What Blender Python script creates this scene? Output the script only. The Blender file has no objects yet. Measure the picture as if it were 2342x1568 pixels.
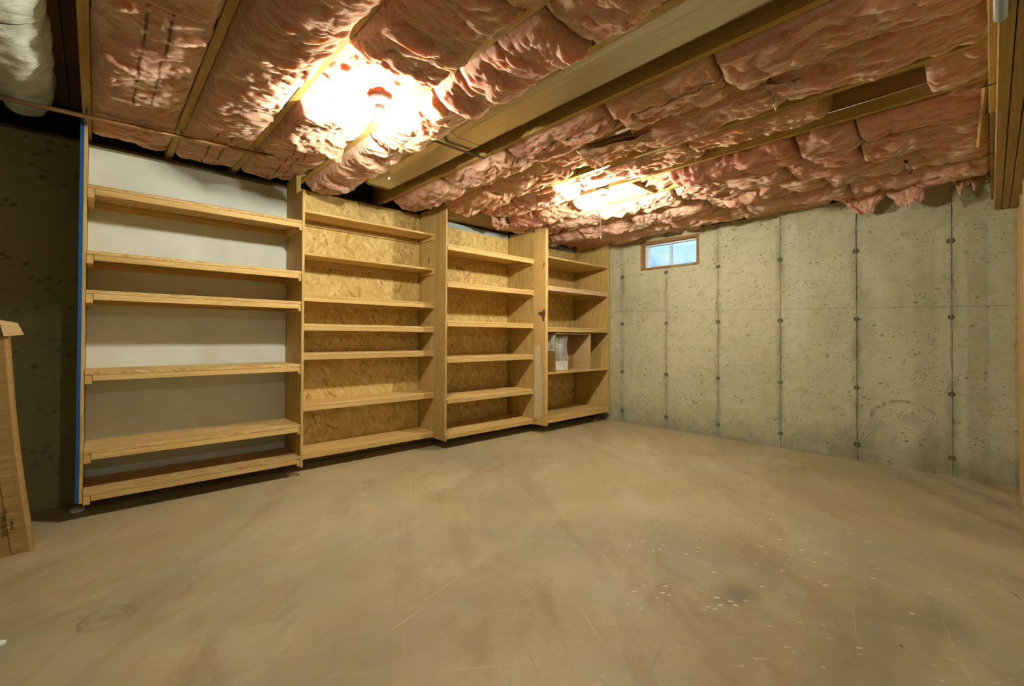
import bpy, bmesh, math, random
import numpy as np
from mathutils import Matrix, Vector

random.seed(7)
S = bpy.context.scene
COL = S.collection

# ------------------------------------------------------------------ camera
F_PX, CY = 1021.7525, 759.4855
YAW, PITCH, ROLL = 0.82024, 0.010923, 0.0040898
CAM = Vector((-4.99975, -3.49759, 1.08950))
_f = Vector((math.cos(YAW)*math.cos(PITCH), math.sin(YAW)*math.cos(PITCH), math.sin(PITCH)))
_r = Vector((math.sin(YAW), -math.cos(YAW), 0.0))
_u = _r.cross(_f)
_r2 = _r*math.cos(ROLL) + _u*math.sin(ROLL)
_u2 = -_r*math.sin(ROLL) + _u*math.cos(ROLL)
cam = bpy.data.cameras.new('camera')
cam.sensor_width = 36.0
cam.lens = F_PX/2342.0*36.0
cam.shift_y = -(784.0-CY)/2342.0
cam.clip_start = 0.02
co = bpy.data.objects.new('camera', cam)
COL.objects.link(co)
co.matrix_world = Matrix(((_r2.x, _u2.x, -_f.x, CAM.x), (_r2.y, _u2.y, -_f.y, CAM.y), (_r2.z, _u2.z, -_f.z, CAM.z), (0, 0, 0, 1)))
S.camera = co

# ------------------------------------------------------------------ world, exposure, lamp strength
w = bpy.data.worlds.new('world'); S.world = w; w.use_nodes = True
bg = w.node_tree.nodes['Background']
bg.inputs['Color'].default_value = (0.50, 0.76, 1.0, 1)
bg.inputs['Strength'].default_value = 6.0
w.cycles.sampling_method = 'NONE'
S.view_settings.view_transform = 'Standard'
S.view_settings.look = 'None'
S.view_settings.gamma = 1.0
S.view_settings.use_curve_mapping = False
S.view_settings.exposure = 0.16
S.cycles.use_light_tree = False
S.cycles.use_adaptive_sampling = True
S.cycles.adaptive_threshold = 0.14
S.cycles.adaptive_min_samples = 10
S.cycles.use_denoising = True
S.cycles.max_bounces = 5
S.cycles.diffuse_bounces = 3
S.cycles.glossy_bounces = 2
S.cycles.transmission_bounces = 2
S.cycles.caustics_reflective = False
S.cycles.caustics_refractive = False
S.cycles.sample_clamp_indirect = 6.0
BULB_A, BULB_B, BULB_FILL = 300.0, 300.0, 215.0      # two lamps in view, one unseen lamp added behind the camera as fill
BULB_COL = (1.0, 0.965, 0.77)

# ------------------------------------------------------------------ material helpers
class N:
    def __init__(s, name):
        s.m = bpy.data.materials.new(name); s.m.use_nodes = True
        s.t = s.m.node_tree; s.b = s.t.nodes['Principled BSDF']
        s.tc = s.t.nodes.new('ShaderNodeTexCoord')
        s.obj = s.tc.outputs['Object']
    def add(s, kind, **kw):
        n = s.t.nodes.new(kind)
        for k, v in kw.items():
            if k in n.inputs.keys(): n.inputs[k].default_value = v
            else: setattr(n, k, v)
        return n
    def link(s, a, b): s.t.links.new(a, b)
    def mapping(s, scale, src=None, rot=(0, 0, 0), loc=(0, 0, 0)):
        n = s.t.nodes.new('ShaderNodeMapping')
        n.inputs['Scale'].default_value = scale; n.inputs['Rotation'].default_value = rot; n.inputs['Location'].default_value = loc
        s.link(src or s.obj, n.inputs['Vector']); return n.outputs[0]
    def noise(s, vec, scale, detail=4, rough=0.55, dist=0.0):
        n = s.add('ShaderNodeTexNoise'); n.inputs['Scale'].default_value = scale
        n.inputs['Detail'].default_value = detail; n.inputs['Roughness'].default_value = rough; n.inputs['Distortion'].default_value = dist
        s.link(vec, n.inputs['Vector']); return n.outputs['Fac']
    def voro(s, vec, scale, out='Distance', feature='F1', rand=1.0):
        n = s.add('ShaderNodeTexVoronoi'); n.feature = feature; n.inputs['Scale'].default_value = scale; n.inputs['Randomness'].default_value = rand
        s.link(vec, n.inputs['Vector']); return n.outputs[out]
    def ramp(s, fac, stops, mode='LINEAR'):
        n = s.add('ShaderNodeValToRGB'); r = n.color_ramp; r.interpolation = mode
        while len(r.elements) < len(stops): r.elements.new(0.5)
        for e, (p, c) in zip(r.elements, stops):
            e.position = p; e.color = (c, c, c, 1) if not hasattr(c, '__len__') else (*c, 1)
        s.link(fac, n.inputs['Fac']); return n.outputs['Color']
    def mix(s, fac, a, b, blend='MIX'):
        n = s.add('ShaderNodeMix', data_type='RGBA', blend_type=blend)
        for sock, v in ((0, fac), (6, a), (7, b)):
            if isinstance(v, (int, float)): n.inputs[sock].default_value = v
            elif isinstance(v, tuple): n.inputs[sock].default_value = (*v, 1)
            else: s.link(v, n.inputs[sock])
        return n.outputs[2]
    def math(s, op, a, b=0.0, c=None):
        n = s.add('ShaderNodeMath', operation=op)
        for i, v in enumerate((a, b, c)):
            if v is None: continue
            if isinstance(v, (int, float)): n.inputs[i].default_value = v
            else: s.link(v, n.inputs[i])
        return n.outputs[0]
    def bump(s, h, strength=0.3, dist=0.01):
        n = s.add('ShaderNodeBump'); n.inputs['Strength'].default_value = strength; n.inputs['Distance'].default_value = dist
        s.link(h, n.inputs['Height']); s.link(n.outputs[0], s.b.inputs['Normal'])
    def rand(s):
        return s.add('ShaderNodeObjectInfo').outputs['Random']
    def color(s, c):
        if isinstance(c, tuple): s.b.inputs['Base Color'].default_value = (*c, 1)
        else: s.link(c, s.b.inputs['Base Color'])
    def fin(s, rough=0.8, spec=0.3, metal=0.0):
        s.b.inputs['Roughness'].default_value = rough; s.b.inputs['Specular IOR Level'].default_value = spec; s.b.inputs['Metallic'].default_value = metal
        return s.m

def plain(name, c, rough=0.7, metal=0.0, spec=0.3):
    n = N(name); n.color(c); return n.fin(rough, spec, metal)

def wood(name, axis, dark, mid, light, along=1.4, across=42.0, swirl=0.0, knots=True, rough=0.62):
    n = N(name)
    sc = [across]*3; sc[axis] = along
    rnd = n.rand()
    off = n.add('ShaderNodeVectorMath', operation='ADD')
    cmb = n.add('ShaderNodeCombineXYZ')
    big = n.math('MULTIPLY', rnd, 37.0)
    for i in range(3): n.link(big, cmb.inputs[i])
    n.link(n.obj, off.inputs[0]); n.link(cmb.outputs[0], off.inputs[1])
    src = off.outputs[0]
    g = n.noise(n.mapping(tuple(sc), src), 1.0, 3, 0.55, 0.3 + swirl)
    sc2 = [9.0]*3; sc2[axis] = 0.9
    g2 = n.noise(n.mapping(tuple(sc2), src), 1.0, 3, 0.5, swirl*2.5)
    if swirl:
        wv = n.math('SINE', n.math('MULTIPLY', g2, 58.0))
        g = n.math('ADD', n.math('MULTIPLY', g, 0.45), n.math('ADD', n.math('MULTIPLY', wv, 0.16), 0.27))
    else:
        wv = n.math('SINE', n.math('MULTIPLY', g2, 70.0))
        g = n.math('ADD', n.math('MULTIPLY', g, 0.8), n.math('ADD', n.math('MULTIPLY', wv, 0.05), 0.1))
    c = n.ramp(g, [(0.25, dark), (0.5, mid), (0.75, light)])
    big2 = n.noise(n.mapping((1.7, 1.7, 1.7), src), 1.0, 2)
    c = n.mix(n.ramp(big2, [(0.35, 0.0), (0.7, 0.28)]), c, dark)
    if knots:
        sk = [6.5]*3; sk[axis] = 1.9
        k = n.voro(n.mapping(tuple(sk), src), 1.0)
        c = n.mix(n.ramp(k, [(0.05, 0.85), (0.085, 0.0)]), c, tuple(v*0.35 for v in dark))
    hue = n.add('ShaderNodeHueSaturation')
    n.link(n.math('ADD', n.math('MULTIPLY', rnd, 0.22), 0.89), hue.inputs['Value']); n.link(c, hue.inputs['Color'])
    n.color(hue.outputs[0])
    n.bump(g, 0.12, 0.002)
    return n.fin(rough, 0.25)

PINE = ((0.56, 0.345, 0.11), (0.71, 0.475, 0.185), (0.80, 0.585, 0.275))
PLY = ((0.47, 0.315, 0.10), (0.57, 0.395, 0.14), (0.64, 0.465, 0.185))
JOI = ((0.42, 0.26, 0.07), (0.54, 0.36, 0.11), (0.63, 0.45, 0.17))
M = {}
M['pine_x'] = wood('pine_along_x', 0, *PINE)
M['pine_y'] = wood('pine_along_y', 1, *PINE)
M['pine_z'] = wood('pine_along_z', 2, *PINE)
M['ply_x'] = wood('plywood_bold_grain', 0, (0.47, 0.27, 0.08), (0.70, 0.47, 0.18), (0.86, 0.66, 0.36), along=1.2, across=14, swirl=1.6, knots=False)
M['ply_z'] = wood('plywood_upright', 2, *PLY, along=1.1, across=24, swirl=0.25)
M['joist'] = wood('joist_lumber', 1, *JOI, across=50)
M['beam'] = wood('beam_lumber', 0, *JOI, across=40)
M['plank'] = wood('subfloor_plank', 1, (0.20, 0.115, 0.045), (0.30, 0.185, 0.08), (0.36, 0.235, 0.11), knots=True, rough=0.85)
M['board'] = wood('plain_board', 1, (0.30, 0.19, 0.085), (0.40, 0.26, 0.125), (0.46, 0.31, 0.155), knots=False, rough=0.8)
M['oldwood'] = wood('weathered_wood', 0, (0.16, 0.10, 0.045), (0.26, 0.17, 0.08), (0.36, 0.25, 0.13))
M['brownwood'] = wood('window_buck_wood', 1, (0.22, 0.10, 0.035), (0.34, 0.17, 0.065), (0.42, 0.23, 0.10))

def osb():
    n = N('oriented_strand_board')
    warp = n.noise(n.mapping((5, 5, 5)), 1.0, 2)
    col = []
    for rot, sc, sd in ((0.35, (40, 6, 12), 0.0), (-0.5, (44, 6, 13), 3.7), (0.95, (38, 6, 14), 9.1)):
        v = n.mapping(sc, n.mapping((1, 1, 1), rot=(0, rot, 0)), loc=(sd, 0, sd))
        vo = n.add('ShaderNodeTexVoronoi'); vo.inputs['Scale'].default_value = 1.0
        n.link(v, vo.inputs['Vector'])
        sep = n.add('ShaderNodeSeparateColor'); n.link(vo.outputs['Color'], sep.inputs[0])
        col.append((sep.outputs[0], sep.outputs[1], vo.outputs['Distance']))
    stops = [(0.0, (0.32, 0.185, 0.045)), (0.07, (0.58, 0.39, 0.105)), (0.45, (0.70, 0.50, 0.165)), (0.8, (0.77, 0.58, 0.22)), (1.0, (0.86, 0.72, 0.37))]
    c = n.ramp(col[0][0], stops)
    c = n.mix(n.ramp(col[1][1], [(0.45, 0.0), (0.5, 0.85)]), c, n.ramp(col[1][0], stops))
    c = n.mix(n.ramp(col[2][1], [(0.66, 0.0), (0.7, 0.85)]), c, n.ramp(col[2][0], stops))
    dk = n.voro(n.mapping((20, 4, 5.0), n.mapping((1, 1, 1), rot=(0, 0.4, 0))), 1.0)
    c = n.mix(n.ramp(dk, [(0.09, 0.9), (0.15, 0.0)]), c, (0.20, 0.10, 0.03))
    fine = n.noise(n.mapping((160, 20, 40), n.mapping((1, 1, 1), rot=(0, 0.3, 0))), 1.0, 2)
    c = n.mix(0.25, c, n.ramp(fine, [(0.3, (0.45, 0.27, 0.09)), (0.7, (0.85, 0.62, 0.30))]))
    n.color(c); n.bump(col[1][0], 0.25, 0.003)
    return n.fin(0.6, 0.3)
M['osb'] = osb()

def concrete_wall(name):
    n = N(name)
    sep = n.add('ShaderNodeSeparateXYZ'); n.link(n.obj, sep.inputs[0])
    big = n.noise(n.mapping((1.1, 1.1, 0.9)), 1.0, 5, 0.6)
    c = n.ramp(big, [(0.3, (0.46, 0.44, 0.29)), (0.5, (0.56, 0.535, 0.36)), (0.7, (0.63, 0.60, 0.42))])
    med = n.noise(n.mapping((9, 9, 13)), 1.0, 6, 0.72)
    c = n.mix(n.ramp(med, [(0.34, 0.4), (0.5, 0.0)]), c, (0.30, 0.29, 0.195))
    pale = n.noise(n.mapping((0.9, 3.4, 0.8), loc=(3, 5, 1)), 1.0, 4, 0.6)
    c = n.mix(n.ramp(pale, [(0.55, 0.0), (0.7, 0.5)]), c, (0.70, 0.69, 0.56))
    # dirt along the form seams and damp stains low on the wall, both broken up by noise
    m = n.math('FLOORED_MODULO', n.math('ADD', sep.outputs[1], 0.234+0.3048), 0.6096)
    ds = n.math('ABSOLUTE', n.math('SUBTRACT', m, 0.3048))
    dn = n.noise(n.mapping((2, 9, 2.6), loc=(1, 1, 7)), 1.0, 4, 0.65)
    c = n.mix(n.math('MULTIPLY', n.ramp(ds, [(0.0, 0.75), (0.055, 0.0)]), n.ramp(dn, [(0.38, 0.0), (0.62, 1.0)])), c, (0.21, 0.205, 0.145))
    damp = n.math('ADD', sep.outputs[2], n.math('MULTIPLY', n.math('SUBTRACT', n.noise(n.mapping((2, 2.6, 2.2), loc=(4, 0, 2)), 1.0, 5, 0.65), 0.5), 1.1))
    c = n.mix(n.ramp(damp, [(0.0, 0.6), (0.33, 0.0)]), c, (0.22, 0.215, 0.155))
    pm = None
    for sc, off, lo in (((26, 26, 42), (9, 2, 4), 0.46), ((13, 13, 22), (2, 6, 1), 0.50)):
        pit = n.voro(n.mapping(sc, n.mapping((1, 1, 1), rot=(0.35, 0, 0))), 1.0)
        clus = n.noise(n.mapping((3, 3, 6), loc=off), 1.0, 3)
        q = n.math('MULTIPLY', n.ramp(pit, [(0.12, 1.0), (0.21, 0.0)]), n.ramp(clus, [(lo, 0.0), (lo+0.08, 1.0)]))
        pm = q if pm is None else n.math('MAXIMUM', pm, q)
    c = n.mix(n.math('MULTIPLY', pm, 0.62), c, (0.16, 0.15, 0.10))
    def el(y, z, ay, az):
        a = n.math('MULTIPLY', n.math('SUBTRACT', sep.outputs[1], y), 1/ay); b = n.math('MULTIPLY', n.math('SUBTRACT', sep.outputs[2], z), 1/az)
        return n.math('SQRT', n.math('ADD', n.math('MULTIPLY', a, a), n.math('MULTIPLY', b, b)))
    hat = n.math('MULTIPLY', n.ramp(el(-3.04, 0.405, 0.075, 0.055), [(0.8, 1.0), (1.0, 0.0)]), n.ramp(n.math('SINE', n.math('MULTIPLY', n.math('ADD', sep.outputs[1], sep.outputs[2]), 420.0)), [(0.35, 0.0), (0.6, 0.5)]))
    c = n.mix(hat, c, (0.20, 0.19, 0.13))
    arc = n.math('MULTIPLY', n.ramp(n.math('ABSOLUTE', n.math('SUBTRACT', el(-2.99, 0.36, 0.22, 0.20), 1.0)), [(0.03, 0.7), (0.10, 0.0)]), n.ramp(sep.outputs[2], [(0.385, 0.0), (0.41, 1.0)]))
    c = n.mix(n.math('MULTIPLY', arc, n.ramp(n.noise(n.mapping((20, 20, 20)), 1.0, 3), [(0.42, 0.0), (0.58, 1.0)])), c, (0.19, 0.18, 0.125))
    n.color(c)
    fine = n.noise(n.mapping((45, 45, 80)), 1.0, 5, 0.75)
    h = n.math('SUBTRACT', n.math('ADD', n.math('MULTIPLY', fine, 0.6), n.math('MULTIPLY', med, 0.8)), n.math('MULTIPLY', pm, 0.8))
    n.bump(h, 0.6, 0.014)
    return n.fin(0.92, 0.15)
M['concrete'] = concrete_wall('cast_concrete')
def blotch_wall():
    n = N('blotched_concrete')
    big = n.noise(n.mapping((1.5, 1.5, 1.5)), 1.0, 4)
    c = n.ramp(big, [(0.3, (0.33, 0.31, 0.18)), (0.7, (0.43, 0.40, 0.235))])
    sp = n.voro(n.mapping((12, 12, 20), n.mapping((1, 1, 1), rot=(0, 0.6, 0))), 1.0)
    n2 = n.noise(n.mapping((30, 30, 30)), 1.0, 3)
    sm = n.math('ADD', sp, n.math('MULTIPLY', n.math('SUBTRACT', n2, 0.5), 0.8))
    cl = n.noise(n.mapping((2.2, 2.2, 2.2), loc=(4, 4, 1)), 1.0, 2)
    c = n.mix(n.math('MULTIPLY', n.ramp(sm, [(0.10, 0.7), (0.30, 0.0)]), n.ramp(cl, [(0.4, 0.0), (0.55, 1.0)])), c, (0.13, 0.115, 0.065))
    n.color(c); n.bump(n2, 0.3, 0.008)
    return n.fin(0.92, 0.15)
M['blotched'] = blotch_wall()
M['seam'] = plain('form_seam_concrete', (0.33, 0.325, 0.235), 0.95)
M['tie'] = plain('rusted_form_tie', (0.14, 0.125, 0.09), 0.95)

def floor_mat():
    n = N('worn_concrete_floor')
    big = n.noise(n.mapping((0.6, 0.8, 1)), 1.0, 6, 0.62, 0.6)
    c = n.ramp(big, [(0.3, (0.36, 0.295, 0.17)), (0.5, (0.47, 0.38, 0.215)), (0.7, (0.57, 0.475, 0.285))])
    gr = n.noise(n.mapping((1.1, 0.8, 1), loc=(2.3, 7.1, 0)), 1.0, 6, 0.65, 0.4)
    c = n.mix(n.ramp(gr, [(0.46, 0.0), (0.62, 0.7)]), c, (0.375, 0.37, 0.25))
    streak = n.noise(n.mapping((3.2, 0.9, 1), n.mapping((1, 1, 1), rot=(0, 0, 0.6))), 1.0, 6, 0.66, 0.6)
    c = n.mix(n.ramp(streak, [(0.34, 0.5), (0.5, 0.0)]), c, (0.33, 0.235, 0.125))
    pale = n.noise(n.mapping((1.2, 2.6, 1), n.mapping((1, 1, 1), rot=(0, 0, -0.5)), loc=(5, 1, 0)), 1.0, 6, 0.68)
    c = n.mix(n.ramp(pale, [(0.52, 0.0), (0.7, 0.5)]), c, (0.62, 0.545, 0.375))
    pinkish = n.noise(n.mapping((1.6, 1.6, 1), loc=(8, 3, 0)), 1.0, 4, 0.6)
    c = n.mix(n.ramp(pinkish, [(0.55, 0.0), (0.72, 0.45)]), c, (0.46, 0.345, 0.24))
    sep = n.add('ShaderNodeSeparateXYZ'); n.link(n.obj, sep.inputs[0])
    def dist(x, y, ax=1.0, ay=1.0, wob=0.0):
        dx = n.math('MULTIPLY', n.math('SUBTRACT', sep.outputs[0], x), 1/ax)
        dy = n.math('MULTIPLY', n.math('SUBTRACT', sep.outputs[1], y), 1/ay)
        d = n.math('SQRT', n.math('ADD', n.math('MULTIPLY', dx, dx), n.math('MULTIPLY', dy, dy)))
        if wob: d = n.math('ADD', d, n.math('MULTIPLY', n.math('SUBTRACT', n.noise(n.mapping((6, 6, 6)), 1.0, 4, 0.7), 0.5), wob))
        return d
    # rubber ring stain and can rings
    d = dist(-4.955, -1.165)
    brk = n.ramp(n.noise(n.mapping((14, 14, 1)), 1.0, 3), [(0.38, 0.25), (0.58, 1.0)])
    for r, s in ((0.083, 0.55), (0.074, 0.45), (0.058, 0.40)):
        band = n.ramp(n.math('ABSOLUTE', n.math('SUBTRACT', d, r)), [(0.002, s), (0.0055, 0.0)])
        c = n.mix(n.math('MULTIPLY', band, brk), c, (0.15, 0.115, 0.075))
    c = n.mix(n.ramp(dist(-4.962, -1.163, wob=0.04), [(0.0, 0.5), (0.05, 0.0)]), c, (0.24, 0.15, 0.09))
    for x, y, r, s in ((-5.005, -1.332, 0.082, 0.08), (-4.57, -1.715, 0.11, 0.16)):
        dd = dist(x, y)
        c = n.mix(n.ramp(n.math('ABSOLUTE', n.math('SUBTRACT', dd, r)), [(0.002, s), (0.006, 0.0)]), c, (0.60, 0.56, 0.42))
        c = n.mix(n.ramp(dd, [(r, 0.5*s), (r+0.004, 0.0)]), c, (0.56, 0.53, 0.38))
    # grey worn patches
    for x, y, ax, ay, s in ((-3.02, -2.75, 0.16, 0.10, 0.75), (-2.9, -3.2, 0.6, 0.22, 0.4), (-4.1, -2.0, 0.7, 0.3, 0.3), (-2.62, -3.35, 0.25, 0.12, 0.5)):
        c = n.mix(n.ramp(dist(x, y, ax, ay, 1.1), [(0.25, s), (1.0, 0.0)]), c, (0.25, 0.235, 0.16))
    # white paint scrapes, clustered on the right hand side
    zone = n.ramp(dist(-2.65, -2.75, 1.35, 0.95, 0.8), [(0.25, 1.0), (1.0, 0.0)])
    ch = n.voro(n.mapping((11, 26, 1), n.mapping((1, 1, 1), rot=(0, 0, 0.75))), 1.0)
    chn = n.math('ADD', ch, n.math('MULTIPLY', n.math('SUBTRACT', n.noise(n.mapping((70, 70, 1)), 1.0, 3, 0.7), 0.5), 0.32))
    sel = n.ramp(n.noise(n.mapping((5, 5, 1), loc=(1, 8, 0)), 1.0, 3), [(0.42, 0.0), (0.56, 1.0)])
    wm = n.math('MULTIPLY', n.math('MULTIPLY', n.ramp(chn, [(0.11, 1.0), (0.17, 0.0)]), zone), sel)
    c = n.mix(n.math('MULTIPLY', wm, 0.95), c, (0.88, 0.85, 0.72))
    haze = n.math('MULTIPLY', zone, n.ramp(n.noise(n.mapping((4, 4, 1), loc=(3, 3, 0)), 1.0, 6, 0.75), [(0.5, 0.0), (0.75, 0.4)]))
    c = n.mix(haze, c, (0.62, 0.56, 0.42))
    for sc, rot, lo in (((70, 1.6, 1), 0.5, (1, 2, 0)), ((80, 2.0, 1), -0.9, (4, 7, 0)), ((60, 1.3, 1), 1.35, (9, 3, 0))):
        sn = n.noise(n.mapping(sc, n.mapping((1, 1, 1), rot=(0, 0, rot)), loc=lo), 1.0, 2, 0.5, 0.5)
        c = n.mix(n.ramp(sn, [(0.70, 0.0), (0.76, 0.4)]), c, (0.64, 0.57, 0.42))
        c = n.mix(n.ramp(sn, [(0.22, 0.4), (0.28, 0.0)]), c, (0.24, 0.185, 0.11))
    # sparse dark specks
    sp = n.voro(n.mapping((5.2, 5.2, 1), loc=(0.3, 0.8, 0)), 1.0)
    c = n.mix(n.ramp(sp, [(0.022, 0.8), (0.034, 0.0)]), c, (0.08, 0.06, 0.035))
    n.color(c)
    fine = n.noise(n.mapping((30, 30, 30)), 1.0, 5, 0.7)
    n.bump(n.math('ADD', n.math('MULTIPLY', fine, 0.4), n.math('MULTIPLY', streak, 0.5)), 0.12, 0.01)
    n.link(n.ramp(gr, [(0.3, 0.62), (0.7, 0.48)]), n.b.inputs['Roughness'])
    n.b.inputs['Specular IOR Level'].default_value = 0.3
    return n.m
M['floor'] = floor_mat()

def insul(name, d=0, lines=None):
    n = N(name)
    sw = (lambda a, b: (a, b, b)) if d == 0 else (lambda a, b: (b, a, b))
    a = n.noise(n.mapping(sw(9, 24)), 1.0, 6, 0.72, 1.0)
    c = n.ramp(a, [(0.30, (0.50, 0.205, 0.135)), (0.44, (0.72, 0.40, 0.285)), (0.56, (0.82, 0.55, 0.415)), (0.70, (0.92, 0.77, 0.63))])
    big = n.noise(n.mapping((2.6, 1.8, 2.6), loc=(5, 5, 5)), 1.0, 3)
    c = n.mix(n.ramp(big, [(0.46, 0.0), (0.72, 0.5)]), c, (0.70, 0.43, 0.24))
    pk = n.noise(n.mapping((3.1, 2.2, 3.1), loc=(1, 9, 2)), 1.0, 3)
    c = n.mix(n.ramp(pk, [(0.5, 0.0), (0.72, 0.5)]), c, (0.76, 0.385, 0.32))
    rd = n.rand()
    c = n.mix(n.ramp(rd, [(0.0, 0.5), (0.22, 0.0)]), c, (0.76, 0.44, 0.22))
    c = n.mix(n.ramp(rd, [(0.72, 0.0), (1.0, 0.55)]), c, (0.80, 0.36, 0.30))
    if lines:
        sep = n.add('ShaderNodeSeparateXYZ'); n.link(n.obj, sep.inputs[0])
        wob = n.math('MULTIPLY', n.math('SUBTRACT', n.noise(n.mapping((1, 5, 1)), 1.0, 2), 0.5), 0.03)
        brk = n.ramp(n.noise(n.mapping((2, 7, 2), loc=(7, 0, 0)), 1.0, 3), [(0.4, 0.0), (0.47, 0.8)])
        for x in lines:
            e = n.math('ABSOLUTE', n.math('SUBTRACT', n.math('ADD', sep.outputs[0], wob), x))
            c = n.mix(n.math('MULTIPLY', n.ramp(e, [(0.0035, 1.0), (0.006, 0.0)]), brk), c, (0.13, 0.085, 0.045))
    n.color(c)
    f1 = n.noise(n.mapping(sw(45, 170)), 1.0, 3, 0.75, 1.2)
    f2 = n.noise(n.mapping(sw(20, 55)), 1.0, 4, 0.75, 1.0)
    n.bump(n.math('ADD', n.math('MULTIPLY', f1, 0.6), f2), 0.65, 0.014)
    n.b.inputs['Subsurface Weight'].default_value = 0.9
    n.b.inputs['Subsurface Radius'].default_value = (1.0, 0.62, 0.45)
    n.b.inputs['Subsurface Scale'].default_value = 0.05
    return n.fin(1.0, 0.0)
M['insul'] = insul('pink_fibreglass_cross')
M['insul_lines'] = insul('pink_fibreglass_cross_printed', 0, (-0.03, 0.045))
M['insul_y'] = insul('pink_fibreglass_long', 1)
M['insul_y_lines'] = insul('pink_fibreglass_long_printed', 1, (-0.03, 0.045))

def card(name, c0, c1):
    n = N(name)
    g = n.noise(n.mapping((3, 3, 60)), 1.0, 3)
    b = n.noise(n.mapping((4, 4, 4), loc=(2, 1, 0)), 1.0, 3)
    n.color(n.mix(n.ramp(b, [(0.3, 0.0), (0.7, 0.5)]), n.ramp(g, [(0.3, c0), (0.7, c1)]), c0))
    n.bump(g, 0.15, 0.004)
    return n.fin(0.85, 0.15)
M['card'] = card('brown_cardboard', (0.34, 0.205, 0.068), (0.42, 0.27, 0.10))
M['card_light'] = card('light_cardboard', (0.52, 0.35, 0.17), (0.60, 0.42, 0.21))
M['card_pale'] = card('pale_board', (0.66, 0.56, 0.36), (0.74, 0.65, 0.44))
M['tapepaper'] = card('gummed_paper_tape', (0.31, 0.185, 0.06), (0.50, 0.335, 0.14))
def white_board():
    n = N('white_painted_board')
    a = n.noise(n.mapping((2, 2, 2)), 1.0, 5, 0.6)
    n.color(n.ramp(a, [(0.3, (0.66, 0.70, 0.66)), (0.6, (0.77, 0.82, 0.79))]))
    n.bump(n.noise(n.mapping((40, 40, 12)), 1.0, 3), 0.12, 0.004)
    return n.fin(0.7, 0.25)
M['white_board'] = white_board()
M['porcelain'] = plain('white_porcelain', (0.85, 0.84, 0.80), 0.25, 0, 0.5)
M['string'] = plain('white_cord', (0.85, 0.82, 0.74), 0.8)
M['brass'] = plain('brass', (0.60, 0.45, 0.20), 0.35, 1.0)
M['blue_tape'] = plain('blue_painters_tape', (0.012, 0.095, 0.36), 0.6)
M['vinyl'] = plain('white_vinyl', (0.80, 0.82, 0.84), 0.4)
M['print'] = plain('dark_brown_print', (0.09, 0.045, 0.02), 0.9)
M['print_black'] = plain('black_print', (0.03, 0.03, 0.03), 0.9)
M['paper'] = plain('white_paper', (0.80, 0.79, 0.74), 0.8)
M['darkgap'] = plain('near_black_backing', (0.05, 0.04, 0.03), 0.95)  # near-black colour makes the rim gaps and plank joints dark
M['nail'] = plain('dark_nail_steel', (0.10, 0.085, 0.07), 0.5, 0.8)
M['black'] = plain('black_steel', (0.03, 0.03, 0.03), 0.4, 0.6)
M['steel'] = plain('galvanised_steel', (0.45, 0.45, 0.44), 0.35, 1.0)
M['strap'] = plain('strap_steel', (0.16, 0.16, 0.15), 0.5, 0.7)
M['pvc'] = plain('grey_plastic_pipe', (0.46, 0.50, 0.50), 0.35)
M['greyfoam'] = plain('blue_grey_sill_foam', (0.40, 0.50, 0.52), 0.9)
M['veneer'] = plain('bare_veneer_core', (0.13, 0.065, 0.02), 0.9)
M['brickred'] = plain('red_brown_block', (0.30, 0.11, 0.06), 0.8)
M['rust'] = plain('rusty_splinter', (0.28, 0.10, 0.025), 0.9)
M['pinkpaint'] = plain('pale_pink_board', (0.66, 0.46, 0.34), 0.7)
def copper():
    n = N('tarnished_copper')
    a = n.noise(n.mapping((4, 20, 20)), 1.0, 4)
    n.color(n.ramp(a, [(0.3, (0.30, 0.155, 0.07)), (0.7, (0.52, 0.31, 0.15))]))
    return n.fin(0.45, 0.4, 0.75)
M['copper'] = copper()
def duct_metal():
    n = N('ribbed_foil_duct')
    a = n.noise(n.mapping((170, 1.2, 170)), 1.0, 2)
    b = n.noise(n.mapping((30, 30, 30)), 1.0, 4)
    n.color(n.ramp(a, [(0.3, (0.55, 0.50, 0.38)), (0.7, (0.72, 0.68, 0.55))]))
    n.bump(n.math('ADD', a, n.math('MULTIPLY', b, 0.25)), 0.3, 0.003)
    return n.fin(0.27, 0.5, 0.85)
M['duct'] = duct_metal()
def flex():
    n = N('crinkled_white_plastic')
    a = n.noise(n.mapping((5, 5, 5)), 1.0, 5, 0.6, 1.0)
    n.color(n.ramp(a, [(0.3, (0.58, 0.62, 0.55)), (0.7, (0.78, 0.81, 0.74))]))
    b = n.noise(n.mapping((9, 26, 9)), 1.0, 4, 0.6, 1.2)
    n.bump(b, 0.7, 0.02)
    return n.fin(0.34, 0.5)
M['flex'] = flex()
def emit(name, strength):
    n = N(name); n.color((0.9, 0.9, 0.85))
    n.b.inputs['Emission Color'].default_value = (*BULB_COL, 1); n.b.inputs['Emission Strength'].default_value = strength
    return n.fin(0.4)
M['bulb'] = emit('lit_bulb', 40.0); M['bulb'].cycles.emission_sampling = 'NONE'
def pane():
    m = bpy.data.materials.new('window_glass'); m.use_nodes = True; t = m.node_tree
    for x in list(t.nodes):
        if x.type == 'BSDF_PRINCIPLED': t.nodes.remove(x)
    o = [x for x in t.nodes if x.type == 'OUTPUT_MATERIAL'][0]
    a = t.nodes.new('ShaderNodeBsdfTransparent'); a.inputs[0].default_value = (0.93, 0.97, 1.0, 1)
    g = t.nodes.new('ShaderNodeBsdfGlossy'); g.inputs['Roughness'].default_value = 0.05
    mx = t.nodes.new('ShaderNodeMixShader'); mx.inputs[0].default_value = 0.06
    t.links.new(a.outputs[0], mx.inputs[1]); t.links.new(g.outputs[0], mx.inputs[2]); t.links.new(mx.outputs[0], o.inputs[0])
    return m
M['glass'] = pane()
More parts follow.
